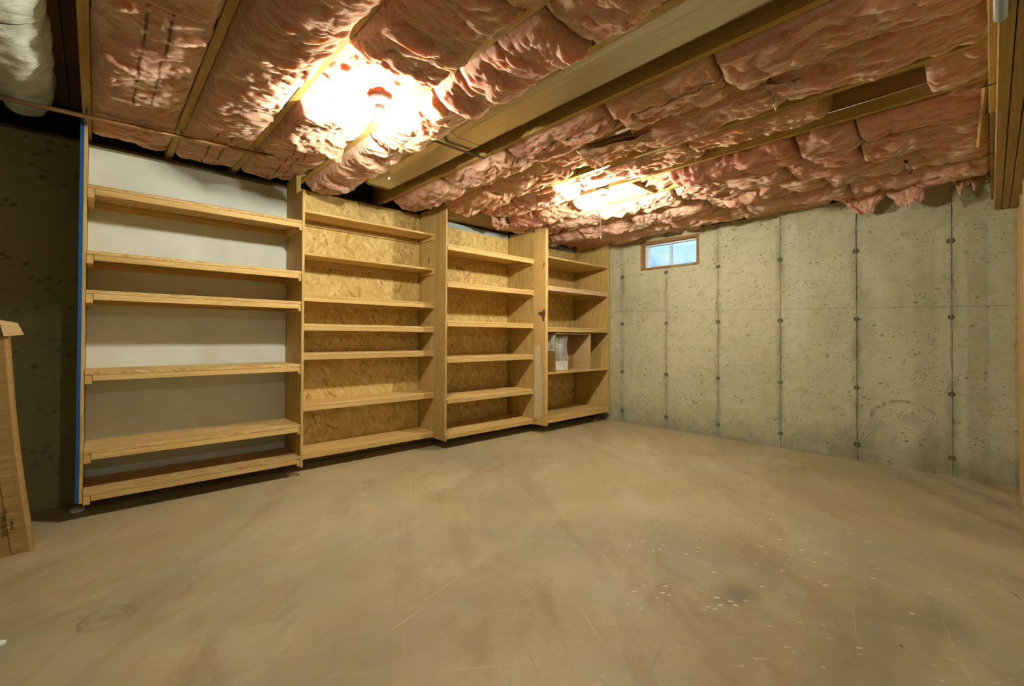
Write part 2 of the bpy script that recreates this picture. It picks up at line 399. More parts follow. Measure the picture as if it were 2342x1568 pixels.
def film():
    m = bpy.data.materials.new('cloudy_plastic_film'); m.use_nodes = True; t = m.node_tree
    b = t.nodes['Principled BSDF']; b.inputs['Base Color'].default_value = (0.78, 0.77, 0.72, 1); b.inputs['Roughness'].default_value = 0.3
    b.inputs['Alpha'].default_value = 0.3
    return m
M['film'] = film()
M['well'] = plain('pale_window_well_steel', (0.78, 0.82, 0.86), 0.6)
M['soil'] = plain('outside_soil', (0.35, 0.33, 0.28), 0.95)

# ------------------------------------------------------------------ geometry helpers
def link(o, parent=None):
    COL.objects.link(o)
    if parent is not None: o.parent = parent
    return o
def mesh_obj(name, verts, faces, mat, parent=None, smooth=False):
    me = bpy.data.meshes.new(name); me.from_pydata([tuple(v) for v in verts], [], faces); me.update()
    if smooth: me.polygons.foreach_set('use_smooth', [True]*len(me.polygons))
    me.materials.append(mat)
    return link(bpy.data.objects.new(name, me), parent)
def bm_obj(name, bm, mat, parent=None, smooth=False):
    me = bpy.data.meshes.new(name); bm.normal_update(); bm.to_mesh(me); bm.free()
    if smooth: me.polygons.foreach_set('use_smooth', [True]*len(me.polygons))
    me.materials.append(mat)
    return link(bpy.data.objects.new(name, me), parent)
def bm_box(bm, a, b, bev=0.0):
    g = bmesh.ops.create_cube(bm, size=1.0)['verts']
    c = [(a[i]+b[i])/2 for i in range(3)]; s = [abs(b[i]-a[i]) for i in range(3)]
    for v in g: v.co = Vector((c[0]+v.co.x*s[0], c[1]+v.co.y*s[1], c[2]+v.co.z*s[2]))
    if bev:
        es = list({e for v in g for e in v.link_edges})
        bmesh.ops.bevel(bm, geom=es, offset=bev, segments=1, affect='EDGES', profile=0.5)
def box(name, a, b, mat, parent=None, bev=0.002):
    bm = bmesh.new(); bm_box(bm, a, b, min(bev, 0.3*min(abs(b[i]-a[i]) for i in range(3)))); return bm_obj(name, bm, mat, parent)
def tube_pts(pts, r, seg=10, caps=True):
    pts = [Vector(p) for p in pts]; V = []; Fc = []
    for i, p in enumerate(pts):
        d = (pts[min(i+1, len(pts)-1)] - pts[max(i-1, 0)]).normalized()
        a = d.cross(Vector((0, 0, 1)) if abs(d.z) < 0.9 else Vector((1, 0, 0))).normalized(); b = d.cross(a)
        rr = r[i] if hasattr(r, '__len__') else r
        for k in range(seg):
            t = 2*math.pi*k/seg; V.append(p + a*math.cos(t)*rr + b*math.sin(t)*rr)
    for i in range(len(pts)-1):
        for k in range(seg):
            k2 = (k+1) % seg; Fc.append((i*seg+k, i*seg+k2, (i+1)*seg+k2, (i+1)*seg+k))
    if caps:
        Fc.append(tuple(range(seg-1, -1, -1))); Fc.append(tuple(range((len(pts)-1)*seg, len(pts)*seg)))
    return V, Fc
def tube(name, pts, r, mat, parent=None, seg=10, smooth=True):
    V, Fc = tube_pts(pts, r, seg); return mesh_obj(name, V, Fc, mat, parent, smooth)
def lathe(name, prof, mat, parent=None, seg=28, loc=(0, 0, 0)):
    V = []; Fc = []
    for (r, z) in prof:
        for k in range(seg):
            t = 2*math.pi*k/seg; V.append((loc[0]+max(r, 1e-5)*math.cos(t), loc[1]+max(r, 1e-5)*math.sin(t), loc[2]+z))
    for i in range(len(prof)-1):
        for k in range(seg):
            k2 = (k+1) % seg; Fc.append((i*seg+k, i*seg+k2, (i+1)*seg+k2, (i+1)*seg+k))
    return mesh_obj(name, V, Fc, mat, parent, True)
def empty(name, loc, label, cat, group=None):
    o = bpy.data.objects.new(name, None); o.location = loc; o.empty_display_size = 0.05; COL.objects.link(o)
    return tag(o, label, cat, group)
def tag(o, label, cat, group=None):
    o['label'] = label; o['category'] = cat
    if group: o['group'] = group
    return o
def struct(o): o['kind'] = 'structure'; return o

# ------------------------------------------------------------------ the setting
WT = 2.345            # top of the concrete walls
JZ = 2.385            # underside of the joists
SUB = 2.62            # underside of the subfloor
YB = 0.55             # inner face of the wall behind the shelves
XL, YF = -8.6, -7.2   # the basement goes on to the left and behind the camera

struct(box('floor', (XL-0.2, YF-0.2, -0.15), (0.2, YB+0.2, 0.0), M['floor'], bev=0))
struct(box('wall_back', (XL-0.2, YB, 0.0), (0.2, YB+0.2, WT), M['blotched'], bev=0))
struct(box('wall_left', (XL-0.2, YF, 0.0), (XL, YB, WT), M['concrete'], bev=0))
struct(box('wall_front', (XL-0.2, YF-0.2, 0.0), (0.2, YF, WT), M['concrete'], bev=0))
# wall with the window: four blocks of one cast wall around the opening
WY0, WY1, WZ0, WZ1 = -1.243, -0.503, 1.925, 2.277
bm = bmesh.new()
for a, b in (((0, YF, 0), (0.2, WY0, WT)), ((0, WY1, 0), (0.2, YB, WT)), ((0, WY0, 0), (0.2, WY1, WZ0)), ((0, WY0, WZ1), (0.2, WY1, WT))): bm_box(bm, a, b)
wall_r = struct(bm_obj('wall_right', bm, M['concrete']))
# form seams and tie marks in the cast wall
SEAM_Y = [-0.234-0.6096*k for k in range(6)]
TIE_Z = (1.874, 1.265, 0.648, 0.143)
for k, y in enumerate(SEAM_Y):
    rr = random.Random(k); pts = []
    ztop = 2.30 if k != 1 else WZ0-0.03
    nz = 46
    V = []; Fc = []
    for i in range(nz+1):
        z = ztop*i/nz; o = rr.uniform(-0.002, 0.002); hw = rr.uniform(0.003, 0.009) if k else 0.003; pr = rr.uniform(0.002, 0.011) if k else 0.002
        V += [(0.001, y+o-hw, z), (-pr, y+o-0.001, z), (-pr*rr.uniform(0.3, 1), y+o+0.001, z), (0.001, y+o+hw, z)]
        if i:
            b0 = (i-1)*4; b1 = i*4
            for j in range(3): Fc.append((b0+j, b0+j+1, b1+j+1, b1+j))
    mesh_obj('form_seam', V, Fc, M['seam'], wall_r)
    for z in TIE_Z:
        if k == 0 and z < 0.2: pass
        rad = rr.uniform(0.014, 0.021); n = 11; V = [(-0.0015, y, z)]
        for j in range(n):
            t = 2*math.pi*j/n; q = rad*rr.uniform(0.65, 1.25); V.append((-0.0045 if j % 2 else -0.003, y+q*math.cos(t)*1.1, z+q*math.sin(t)))
        for j in range(n):
            t = 2*math.pi*j/n; q = rad*1.5; V.append((0.001, y+q*math.cos(t), z+q*math.sin(t)*0.9))
        Fc = [(0, 1+(j+1) % n, 1+j) for j in range(n)] + [(1+j, 1+(j+1) % n, 1+n+(j+1) % n, 1+n+j) for j in range(n)]
        mesh_obj('form_tie', V, Fc, M['tie'], wall_r)
for (ya, yb2, za, zb) in ((-0.08, -3.62, 1.428, 1.340),):
    V = []; Fc = []; nn = 60; rr = random.Random(3)
    for i in range(nn+1):
        t = i/nn; y = ya+(yb2-ya)*t; z = za+(zb-za)*t+rr.uniform(-0.001, 0.001)
        V += [(0.001, y, z-0.0022), (-0.0012, y, z), (0.001, y, z+0.0022)]
        if i:
            b0 = (i-1)*3; b1 = i*3; Fc += [(b0, b1, b1+1, b0+1), (b0+1, b1+1, b1+2, b0+2)]
    mesh_obj('form_joint_line', V, Fc, M['tie'], wall_r)

# subfloor planks above the joists, running with them
ceil = struct(box('ceiling', (XL-0.2, YF-0.2, SUB+0.02), (0.2, YB+0.2, SUB+0.05), M['darkgap'], bev=0))
x = XL+0.001
pm = None
while x < 0.02:
    wd = 0.1385
    if pm is None:
        p = box('plank', (0, YF+0.001, SUB), (wd-0.004, YB+0.155, SUB+0.0195), M['plank'], ceil, 0.002); pm = p.data
    else:
        p = link(bpy.data.objects.new('plank', pm), ceil)
    p.location = (x, 0, 0); x += wd
# sill plate and rim above the walls
struct(box('trim_1', (XL, YB+0.06, WT), (0.2, YB+0.2, JZ), M['oldwood']))
struct(box('trim_2', (XL, YB+0.16, JZ), (0.2, YB+0.2, SUB+0.0195), M['darkgap']))
struct(box('trim_3', (0.05, YF, WT), (0.2, YB+0.06, JZ), M['oldwood']))
struct(box('trim_4', (0.16, YF, JZ), (0.2, YB+0.16, SUB+0.0195), M['darkgap']))
struct(box('trim_5', (XL-0.2, YF-0.2, WT), (XL, YB+0.2, SUB+0.0195), M['darkgap'], bev=0))
struct(box('trim_6', (XL, YF-0.2, WT), (0.2, YF, SUB+0.0195), M['darkgap'], bev=0))

# ------------------------------------------------------------------ window
win = struct(bpy.data.objects.new('window_1', None)); win.location = (0.1, (WY0+WY1)/2, WZ0); COL.objects.link(win)
def L(o, a, b):  # world box corners to the local frame of an empty
    l = o.location; return tuple(a[i]-l[i] for i in range(3)), tuple(b[i]-l[i] for i in range(3))
def wbox(name, a, b, mat, parent, bev=0.002):
    a, b = L(parent if parent.type == 'EMPTY' else parent.parent, a, b)
    return box(name, a, b, mat, parent, bev)
fr = 0.03
wbox('wood_frame', (-0.006, WY0, WZ0), (0.17, WY0+fr, WZ1), M['brownwood'], win)
wbox('wood_frame', (-0.006, WY1-fr, WZ0), (0.17, WY1, WZ1), M['brownwood'], win)
wbox('wood_frame', (-0.006, WY0+fr, WZ0), (0.17, WY1-fr, WZ0+0.028), M['brownwood'], win)
wbox('wood_frame', (-0.006, WY0+fr, WZ1-0.034), (0.17, WY1-fr, WZ1), M['brownwood'], win)
a0, a1, z0, z1 = WY0+fr, WY1-fr, WZ0+0.028, WZ1-0.034
wbox('vinyl_frame', (0.06, a0, z0), (0.13, a0+0.018, z1), M['vinyl'], win)
wbox('vinyl_frame', (0.06, a1-0.018, z0), (0.13, a1, z1), M['vinyl'], win)
wbox('vinyl_frame', (0.06, a0+0.018, z0), (0.13, a1-0.018, z0+0.016), M['vinyl'], win)
wbox('vinyl_frame', (0.06, a0+0.018, z1-0.016), (0.13, a1-0.018, z1), M['vinyl'], win)
ym = (a0+a1)/2 + 0.012
wbox('meeting_stile', (0.075, ym-0.014, z0+0.016), (0.115, ym+0.014, z1-0.016), M['vinyl'], win)
wbox('sash_stile', (0.08, a1-0.036, z0+0.016), (0.11, a1-0.018, z1-0.016), M['vinyl'], win)
wbox('pane', (0.094, a0+0.018, z0+0.016), (0.098, ym-0.014, z1-0.016), M['glass'], win, 0)
wbox('pane', (0.094, ym+0.014, z0+0.016), (0.098, a1-0.036, z1-0.016), M['glass'], win, 0)
wbox('chipped_mortar', (-0.02, WY0+0.05, WZ0+0.004), (-0.004, WY0+0.33, WZ0+0.022), M['seam'], win)
# galvanised window well outside
V = []; Fc = []; nn = 40
for i in range(nn+1):
    t = math.pi*i/nn; cx, cy = 0.2, (WY0+WY1)/2
    for j in range(13):
        z = 1.72+j*0.055; q = (0.62+0.012*math.cos(j*math.pi))
        V.append((cx+q*0.85*math.sin(t), cy+q*math.cos(t), z))
for i in range(nn):
    for j in range(12): Fc.append((i*13+j, i*13+j+1, (i+1)*13+j+1, (i+1)*13+j))
well = mesh_obj('window_well', V, Fc, M['well'], None, True)
tag(well, 'pale curved steel window well seen outside the small basement window', 'window well')
bm = bmesh.new(); bm_box(bm, (0.2, -1.6, 1.66), (0.85, -0.1, 1.72)); g = bm_obj('trim_7', bm, M['soil']); struct(g)

# ------------------------------------------------------------------ joists and beam
JX = [-5.47, -5.05, -4.622, -4.215, -3.745, -3.378, -2.968, -2.592, -2.167, -1.748, -1.345, -0.94, -0.535, -0.13]
JT = 0.019
JL = ['hidden behind the white duct', 'just right of the white duct, above the blue tape', 'second right of the white duct, crossed by the copper pipe',
      'left of the nearer bulb, over the end of the copper pipe', 'right beside the nearer bulb', 'on the left side of the ribbed duct',
      'on the right side of the ribbed duct', 'next right of the one beside the ribbed duct', 'left of the farther bulb', 'right of the farther bulb, with a bare side',
      'second right of the farther bulb', 'fourth from the window wall', 'second from the window wall', 'closest to the window wall']
JL[11] = 'third from the window wall'
for i, xx in enumerate(JX):
    o = box('floor_joist', (-JT, -3.516, 0), (JT, YB+0.155, SUB-JZ), M['joist'], None, 0.002)
    o.location = (xx, 0, JZ)
    tag(o, 'pine floor joist ' + JL[i], 'joist', 'floor joists')
BY0, BY1, BZ = -3.635, -3.518, 2.072
beam = empty('ceiling_beam', (-2.5, (BY0+BY1)/2, BZ), 'triple-ply timber beam at the upper right, seen from below', 'beam')
pw = (BY1-BY0-0.006)/3
for k in range(3):
    yb = BY1-(k+1)*pw-k*0.003
    wbox('ply', (-7.6, yb, BZ+(0.0, 0.003, 0.001)[k]), (0.0, yb+pw, JZ), M['beam'], beam, 0.003)
wbox('ledger_strip', (-6.0, BY1, BZ+0.085), (-1.92, BY1+0.022, BZ+0.125), M['pine_x'], beam)
wbox('ledger_strip', (-1.92, BY1, BZ+0.07), (-0.06, BY1+0.017, BZ+0.12), M['oldwood'], beam)
for xx, zz, ln in ((-2.35, BZ+0.05, 0.06), (-1.35, BZ+0.05, 0.05), (-0.85, BZ+0.05, 0.035)):
    l = beam.location
    tube('nail', [(xx-l.x, BY1-0.01-l.y, zz-l.z), (xx-0.01-l.x, BY1+ln-l.y, zz-0.004-l.z)], 0.0025, M['nail'], beam, 6)
wbox('joist_strap', (-2.40, BY0+0.0, BZ-0.004), (-2.30, BY0+0.03, BZ), M['black'], beam)
# left wall plate / studs of the partition under the beam
o = box('sole_plate', (-2.6, BY0-0.0, 0), (0.0, BY0+0.0-0.085, 0.038), M['pine_x']); tag(o, 'pine sole plate on the floor at the right edge', 'plate')
for k in range(4):
    o = box('wall_stud', (-0.019, -0.085, 0), (0.019, 0, BZ-0.039), M['pine_z']); o.location = (-0.02-0.4064*k, BY0, 0.0385)
    tag(o, ['pine wall stud against the concrete window wall, right edge', 'second pine stud out from the concrete window wall', 'third pine stud out from the concrete window wall', 'fourth pine stud out from the concrete window wall'][k], 'stud', 'partition studs')
pp = empty('plastic_pipe', (-3.02, -3.522, BZ-0.016), 'short grey plastic pipe end under the beam at the top edge', 'pipe')
tube('pipe_body', [(0, 0, 0), (-0.004, 0, 0.001), (-0.2, 0, 0.004)], 0.0155, M['pvc'], pp, 14)

# ------------------------------------------------------------------ shelving units
def shelf(unit, x0, x1, y0, y1, z, thick=0.019, nose=0.04, nose_in=(0.034, 0.02), cleat=True, back=True, mat='ply_x', nmat='pine_x', cl_h=0.055, front_gap=0.0):
    """z is the top of the board; the nosing hangs below its front edge"""
    s = wbox('shelf', (x0+0.001, y0, z-thick), (x1-0.001, y1, z), M[mat], unit, 0.0015)
    lo = unit.location
    def sub(name, a, b, m):
        a = tuple(a[i]-lo[i] for i in range(3)); b = tuple(b[i]-lo[i] for i in range(3)); return box(name, a, b, M[m], s, 0.002)
    if nose: sub('nosing', (x0+nose_in[0], y0+0.001, z-thick-nose), (x1-nose_in[1], y0+0.019, z-thick-0.0005), nmat)
    if cleat:
        sub('side_cleat', (x0+0.001, y0+0.022 if nose_in[0] < 0.03 else y0+0.004, z-thick-cl_h), (x0+0.033, y1-0.001, z-thick-0.0005), 'pine_y')
        sub('side_cleat', (x1-0.019, y0+0.004, z-thick-cl_h), (x1-0.001, y1-0.001, z-thick-0.0005), 'pine_y')
    if back: sub('back_cleat', (x0+0.034, y1-0.02, z-thick-0.045), (x1-0.02, y1-0.001, z-thick-0.0005), 'pine_x')
    return s
YP = YB-0.016   # face of the back boards
# unit 1: white back
U1 = empty('shelving_unit', (-4.45, 0.34, 0.09), 'six-shelf plywood unit with a white back and blue tape on its left edge', 'shelves', 'built-in shelving units')
wbox('side_panel', (-5.062, 0.151, 0.10), (-5.046, YP, 2.375), M['ply_z'], U1)
wbox('tape_strip', (-5.078, 0.145, 0.11), (-5.0625, 0.30, 2.372), M['blue_tape'], U1, 0.001)
wbox('back_panel', (-5.045, YP, 0.13), (-3.832, YB-0.001, 2.325), M['white_board'], U1)
wbox('side_panel', (-3.831, 0.151, 0.075), (-3.811, YP, 2.235), M['ply_z'], U1)
wbox('upper_block', (-3.835, 0.29, 2.236), (-3.80, YP, 2.384), M['ply_z'], U1)
for z in (1.99, 1.595, 1.36, 0.876, 0.407, 0.163): shelf(U1, -5.045, -3.832, 0.152, YP-0.001, z, thick=0.022, nose=0.036)
def screw(unit, p, ax):
    lo = unit.location
    o = lathe('screw', [(0.0, 0.004), (0.004, 0.003), (0.0055, 0.0), (0.0, 0.0)], M['steel'], unit, 8)
    o.location = tuple(p[i]-lo[i] for i in range(3)); o.rotation_euler = ax
screw(U1, (-3.8312, 0.22, 2.16), (0, -math.pi/2, 0)); screw(U1, (-3.8312, 0.50, 2.13), (0, -math.pi/2, 0))
# unit 2
U2 = empty('shelving_unit', (-3.18, 0.39, 0.09), 'seven-shelf strand board unit directly right of the white-backed unit', 'shelves', 'built-in shelving units')
wbox('back_panel', (-3.809, YP, 0.10), (-2.552, YB-0.001, 2.35), M['osb'], U2)
wbox('side_panel', (-2.551, 0.25, 0.095), (-2.531, YP, 2.37), M['ply_z'], U2)
for i, z in enumerate((2.105, 1.763, 1.427, 1.190, 0.954, 0.542, 0.160)):
    shelf(U2, -3.809, -2.552, 0.25, YP-0.001, z, nose=0.0 if i < 2 else 0.036, nose_in=(0.004, 0.012), cl_h=0.04, mat='pine_x')
# unit 3
U3 = empty('shelving_unit', (-1.92, 0.3, 0.09), 'six-shelf strand board unit between the two deeper plywood uprights', 'shelves', 'built-in shelving units')
wbox('side_panel', (-2.551, 0.062, 0.09), (-2.531, 0.2495, 2.378), M['ply_z'], U3)
wbox('back_panel', (-2.530, YP, 0.10), (-1.312, YB-0.001, 2.285), M['osb'], U3)
wbox('foam_strip', (-2.530, YP+0.004, 2.286), (-1.312, YB-0.001, 2.343), M['greyfoam'], U3)
wbox('side_panel', (-1.311, 0.085, 0.095), (-1.292, YP, 2.30), M['ply_z'], U3)
for z in (1.99, 1.628, 1.247, 0.892, 0.497, 0.156):
    shelf(U3, -2.530, -1.312, 0.086, YP-0.001, z, nose=0.036, nose_in=(0.02, 0.014), cl_h=0.045, mat='pine_x')
# unit 4
U4 = empty('shelving_unit', (-0.65, 0.23, 0.09), 'deepest shelving unit, in the corner by the concrete window wall', 'shelves', 'built-in shelving units')
UP = wbox('side_panel', (-1.291, -0.092, 0.095), (-1.268, YP, 2.335), M['ply_z'], U4)
wbox('front_upright', (-1.3115, -0.092, 0.095), (-1.2915, 0.084, 2.335), M['pine_z'], U4)
wbox('back_panel', (-1.267, YP, 0.10), (-0.040, YB-0.001, 2.285), M['osb'], U4)
wbox('foam_strip', (-1.267, YP+0.004, 2.286), (-0.040, YB-0.001, 2.343), M['greyfoam'], U4)
wbox('side_panel', (-0.039, -0.052, 0.075), (-0.018, YP, 2.365), M['ply_z'], U4)
for i, z in enumerate((2.02, 1.68, 1.206, 0.684, 0.168)):
    shelf(U4, -1.267, -0.040, -0.05, YP-0.001, z, nose=(0, 0.034, 0.036, 0, 0.04)[i], nose_in=(0.02, 0.015), cl_h=0.045, mat='pine_x', nmat='pinkpaint' if i == 1 else 'pine_x', cleat=i not in (0, 3), back=i != 0)
for z in (2.001, 1.661):
    wbox('bracket', (-1.2665, -0.046, z-0.06), (-1.25, -0.02, z-0.0), M['paper'], U4)
# torn veneer and pale board scraps on the upright
def flat_poly(name, pts, x, th, mat, parent):
    lo = parent.location; n = len(pts)
    V = [(x-lo.x, y-lo.y, z-lo.z) for y, z in pts] + [(x-th-lo.x, y-lo.y, z-lo.z) for y, z in pts]
    Fc = [tuple(range(n)), tuple(range(2*n-1, n-1, -1))] + [(i, n+i, n+(i+1) % n, (i+1) % n) for i in range(n)]
    return mesh_obj(name, V, Fc, mat, parent)
flat_poly('torn_veneer', [(-0.09, 1.405), (-0.06, 1.40), (-0.035, 1.375), (0.0, 1.38), (0.02, 1.36), (0.01, 1.335), (-0.005, 1.345), (-0.02, 1.32), (-0.03, 1.335), (-0.045, 1.30), (-0.055, 1.265), (-0.075, 1.27), (-0.075, 1.31), (-0.09, 1.33)], -1.3118, 0.0012, M['veneer'], U4)
o = flat_poly('board_scrap', [(0.075, 0.985), (0.06, 0.997), (-0.005, 0.995), (-0.012, 0.83), (-0.028, 0.73), (-0.034, 0.53), (-0.06, 0.425), (0.075, 0.38)], -1.3122, 0.003, M['card_pale'], U4)
o = flat_poly('board_scrap', [(0.075, 0.40), (-0.035, 0.42), (-0.04, 0.215), (-0.02, 0.195), (-0.012, 0.165), (0.0, 0.16), (0.072, 0.165)], -1.3154, 0.003, M['card_pale'], U4)

# ------------------------------------------------------------------ lamps
def lamp(x, y, ztop, zbulb, zend, watts, label, sx=0.05, sy=-0.04, box_h=0.10):
    t = empty('pull_chain_lamp', (x, y, ztop), label, 'lamp', 'bare bulb lamps')
    if box_h: lathe('ceiling_box', [(0.0, box_h), (0.034, box_h), (0.034, 0.003), (0.0, 0.003)], M['pine_z'], t)
    lathe('base', [(0.0, 0.002), (0.060, 0.002), (0.062, -0.006), (0.056, -0.018), (0.034, -0.032), (0.026, -0.036), (0.0, -0.036)], M['porcelain'], t)
    lathe('socket', [(0.0, -0.035), (0.027, -0.035), (0.025, -0.05), (0.027, -0.053), (0.024, -0.075), (0.0, -0.075)], M['porcelain'], t)
    zc = zbulb-ztop; zb0 = -0.074; r = 0.031
    prof = [(0.0, zb0), (0.013, zb0), (0.0145, zb0-0.006)]
    for k in range(15):
        a = math.radians(58-k*148/14.0); z = zc+r*math.sin(a)
        if z < zb0-0.008: prof.append((max(r*math.cos(a), 0.0), z))
    lathe('bulb', prof, M['bulb'], t, 24)
    li = bpy.data.lights.new('bulb_glow', 'POINT'); li.energy = watts; li.color = BULB_COL; li.shadow_soft_size = 0.036
    lo = bpy.data.objects.new('bulb_glow', li); lo.location = (0, 0, zc); link(lo, t)
    tube('pull_cord', [(sx*0.55, sy*0.55, -0.045), (sx*0.9, sy*0.9, -0.07), (sx, sy, -0.11), (sx, sy, zend-ztop)], 0.0036, M['string'], t, 6)
    lathe('cord_end', [(0.0, 0.012), (0.003, 0.012), (0.0055, 0.0), (0.005, -0.006), (0.0, -0.006)], M['string'], t, 10, (sx, sy, zend-ztop))
    return t
lamp(-3.853, -1.178, 2.412, 2.295, 1.975, BULB_A, 'bare lit bulb in a white porcelain holder nearer the camera', 0.055, -0.01, 0.136)
lamp(-1.748, -1.182, 2.382, 2.250, 1.96, BULB_B, 'bare lit bulb in a white porcelain holder farther away, by the window', -0.04, 0.0, 0)
lamp(-3.9, -5.7, 2.616, 2.49, 2.15, BULB_FILL, 'bare lit bulb added out of view behind the camera as fill light', -0.04, 0.0, 0)  # unseen lamp, added to brighten the foreground floor and right wall
o = box('cross_block', (-4.195, -1.26, 2.549), (-3.765, -1.10, 2.587), M['pine_x']); tag(o, 'pine block between joists above the nearer bulb', 'block')
o = box('cross_block', (-1.728, -1.46, 2.375), (-1.365, -1.422, 2.60), M['pine_x']); tag(o, 'upright pine blocking board just right of the farther bulb', 'block')

# ------------------------------------------------------------------ pipes and ducts
cp = empty('copper_pipe', (-4.75, -0.025, 2.336), 'thin copper pipe running under the joists at the upper left', 'pipe')
tube('pipe_body', [(-0.85, 0.096, 0), (-0.63, 0.071, 0), (0.63, -0.071, 0)], 0.0130, M['copper'], cp, 12)
tube('end_cap', [(0.60, -0.068, 0), (0.605, -0.0685, 0), (0.645, -0.073, 0)], 0.0155, M['brass'], cp, 12)
for xx in (-0.30, 0.13, 0.53): tube('pipe_hanger', [(xx, -0.113*xx, -0.013), (xx, -0.113*xx, 0.042)], 0.003, M['nail'], cp, 6)

# white flexible duct in the first bay
V = []; Fc = []; ny, ns = 240, 64
rr = np.random.RandomState(4); ph = rr.rand(8)*6.28
from mathutils import noise as mnoise
def vfold(p, q): return mnoise.noise(Vector((p, 2*math.cos(q/1.6), 2*math.sin(q/1.6))))*1.5+mnoise.noise(Vector((p*3.1, 5*math.cos(q/1.6), 5*math.sin(q/1.6))))*0.7
for i in range(ny+1):
    t = i/ny; y = -3.3+3.62*t
    sg = max(0.0, min(1.0, (y+0.62)/0.52)); sg = sg*sg*(3-2*sg); R0 = 0.150-0.022*sg
    cz = 2.262+0.095*sg+R0-0.05*max(0.0, min(1.0, (y-0.10)/0.25))**2; cx = -5.305
    for k in range(ns):
        a = 2*math.pi*k/ns
        rad = R0 + 0.006*vfold(y*5.0, a*1.6) + 0.004*math.sin(y*16+ph[0]+math.sin(3*a)*0.8) + 0.003*math.sin(y*47+ph[1]+1.5*math.sin(2*a+ph[2])) + 0.006*math.sin(2*a+y*2.3) + 0.004*math.sin(5*a+y*7+ph[3])
        rad -= 0.012*math.exp(-((y+0.93)/0.012)**2)
        if t > 0.90: rad *= 1-0.25*((t-0.90)/0.10)**2
        V.append((cx+rad*math.cos(a), y, cz+rad*math.sin(a)*0.97))
for i in range(ny):
    for k in range(ns): Fc.append((i*ns+k, i*ns+(k+1) % ns, (i+1)*ns+(k+1) % ns, (i+1)*ns+k))
Fc.append(tuple(range(ns-1, -1, -1))); Fc.append(tuple(range(ny*ns, (ny+1)*ns)))
fd = empty('flexible_duct', (-5.305, -1.5, 2.25), 'white plastic-wrapped flexible duct along the upper left corner', 'duct')
o = mesh_obj('sleeve', [(v[0]+5.305, v[1]+1.5, v[2]-2.25) for v in V], Fc, M['flex'], fd, True)
tube('tie_band', [(0.142*math.cos(a*math.pi/18), 0.57+0.004*math.sin(a), 0.162+0.138*math.sin(a*math.pi/18)) for a in range(37)], 0.003, M['strap'], fd, 6)
# ribbed duct in the bay between two joists
x0, x1, z0, z1 = -3.335, -3.045, 2.398, 2.565
V = []; Fc = []; rc = 0.062
prof = []
for (cx, cz, a0) in ((x1-rc, z0+rc, -90), (x1-rc, z1-rc, 0), (x0+rc, z1-rc, 90), (x0+rc, z0+rc, 180)):
    for k in range(9): prof.append((cx+rc*math.cos(math.radians(a0+k*90/8)), cz+rc*math.sin(math.radians(a0+k*90/8))))
np_ = len(prof); ys = [-3.45+i*(3.62/60) for i in range(61)]
dd = empty('ribbed_duct', (-3.19, -1.6, z0), 'shiny ribbed flat-oval duct running between two joists', 'duct')
for y in ys:
    for px, pz in prof: V.append((px+3.19, y+1.6, pz-z0))
for i in range(60):
    for k in range(np_): Fc.append((i*np_+k, i*np_+(k+1) % np_, (i+1)*np_+(k+1) % np_, (i+1)*np_+k))
Fc.append(tuple(range(np_-1, -1, -1))); Fc.append(tuple(range(60*np_, 61*np_)))
mesh_obj('duct_body', V, Fc, M['duct'], dd, True)
V = []; Fc = []
for y in (-1.12, -1.09):
    for px, pz in prof:
        cx, cz = (x0+x1)/2, (z0+z1)/2; V.append((cx+(px-cx)*1.012+3.19, y+1.6, cz+(pz-cz)*1.02-z0))
for k in range(np_): Fc.append((k, (k+1) % np_, np_+(k+1) % np_, np_+k))
mesh_obj('seam_band', V, Fc, M['duct'], dd, True)
o = box('metal_strap', (-3.39, -1.012, JZ-0.004), (-2.955, -0.984, JZ-0.0005), M['strap']); tag(o, 'dark metal strap across the ribbed duct', 'strap')
bs = empty('board_soffit', (-1.95, 0.37, 2.368), 'plain boards closing the ceiling above the third shelving unit', 'boards')
for k in range(8):
    xa = -2.522+k*0.151
    wbox('board', (xa, 0.10, 2.369), (xa+0.149, 0.605, 2.384), M['board'], bs, 0.0015)
# conduit stubs poking from the insulation near the window wall
def stub(label, a, b):
    a = Vector(a); b = Vector(b); c = (a+b)/2; t = empty('conduit_stub', c, label, 'pipe', 'conduit stubs')
    A, B = a-c, b-c; d = (B-A)
    tube('tube', [A+d*0.12, B-d*0.12], 0.0115, M['steel'], t, 10)
    tube('fitting', [A, A+d*0.14], 0.013, M['black'], t, 10); tube('fitting', [B-d*0.14, B], 0.0125, M['black'], t, 10)
    tube('ring', [A+d*0.15, A+d*0.19], 0.017, M['steel'], t, 10); tube('ring', [B-d*0.19, B-d*0.15], 0.016, M['steel'], t, 10)
stub('steel conduit stub in the insulation right of the window', (-0.80, -1.975, 2.335), (-0.27, -1.975, 2.322))
stub('short black conduit stub above the hanging tufts by the beam', (-0.88, -3.10, 2.335), (-0.58, -3.095, 2.325))

# ------------------------------------------------------------------ loose boxes and bits
# tall slouching carton at the left edge
cb = empty('tall_carton', (-5.40, -0.12, 0), 'tall brown cardboard carton standing at the left edge', 'carton')
V = []; Fc = []
H = 1.10; nz = 14; wx = 0.42; dp = 0.13
for i in range(nz+1):
    t = i/nz; sh = -0.098*t-0.012*math.sin(t*math.pi)
    xr = -5.218+sh; xl = xr-wx
    for (x, y) in ((xl, -0.205), (xr-0.012, -0.185), (xr, -0.173), (xr-0.004, -0.185+dp), (xl, -0.205+dp)):
        V.append((x+5.40, y+0.12+0.012*math.sin(t*3.0), H*t))
for i in range(nz):
    for k in range(5): Fc.append((i*5+k, i*5+(k+1) % 5, (i+1)*5+(k+1) % 5, (i+1)*5+k))
Fc.append((4, 3, 2, 1, 0))
mesh_obj('carton_body', V, Fc, M['card'], cb)
V = []; Fc = []
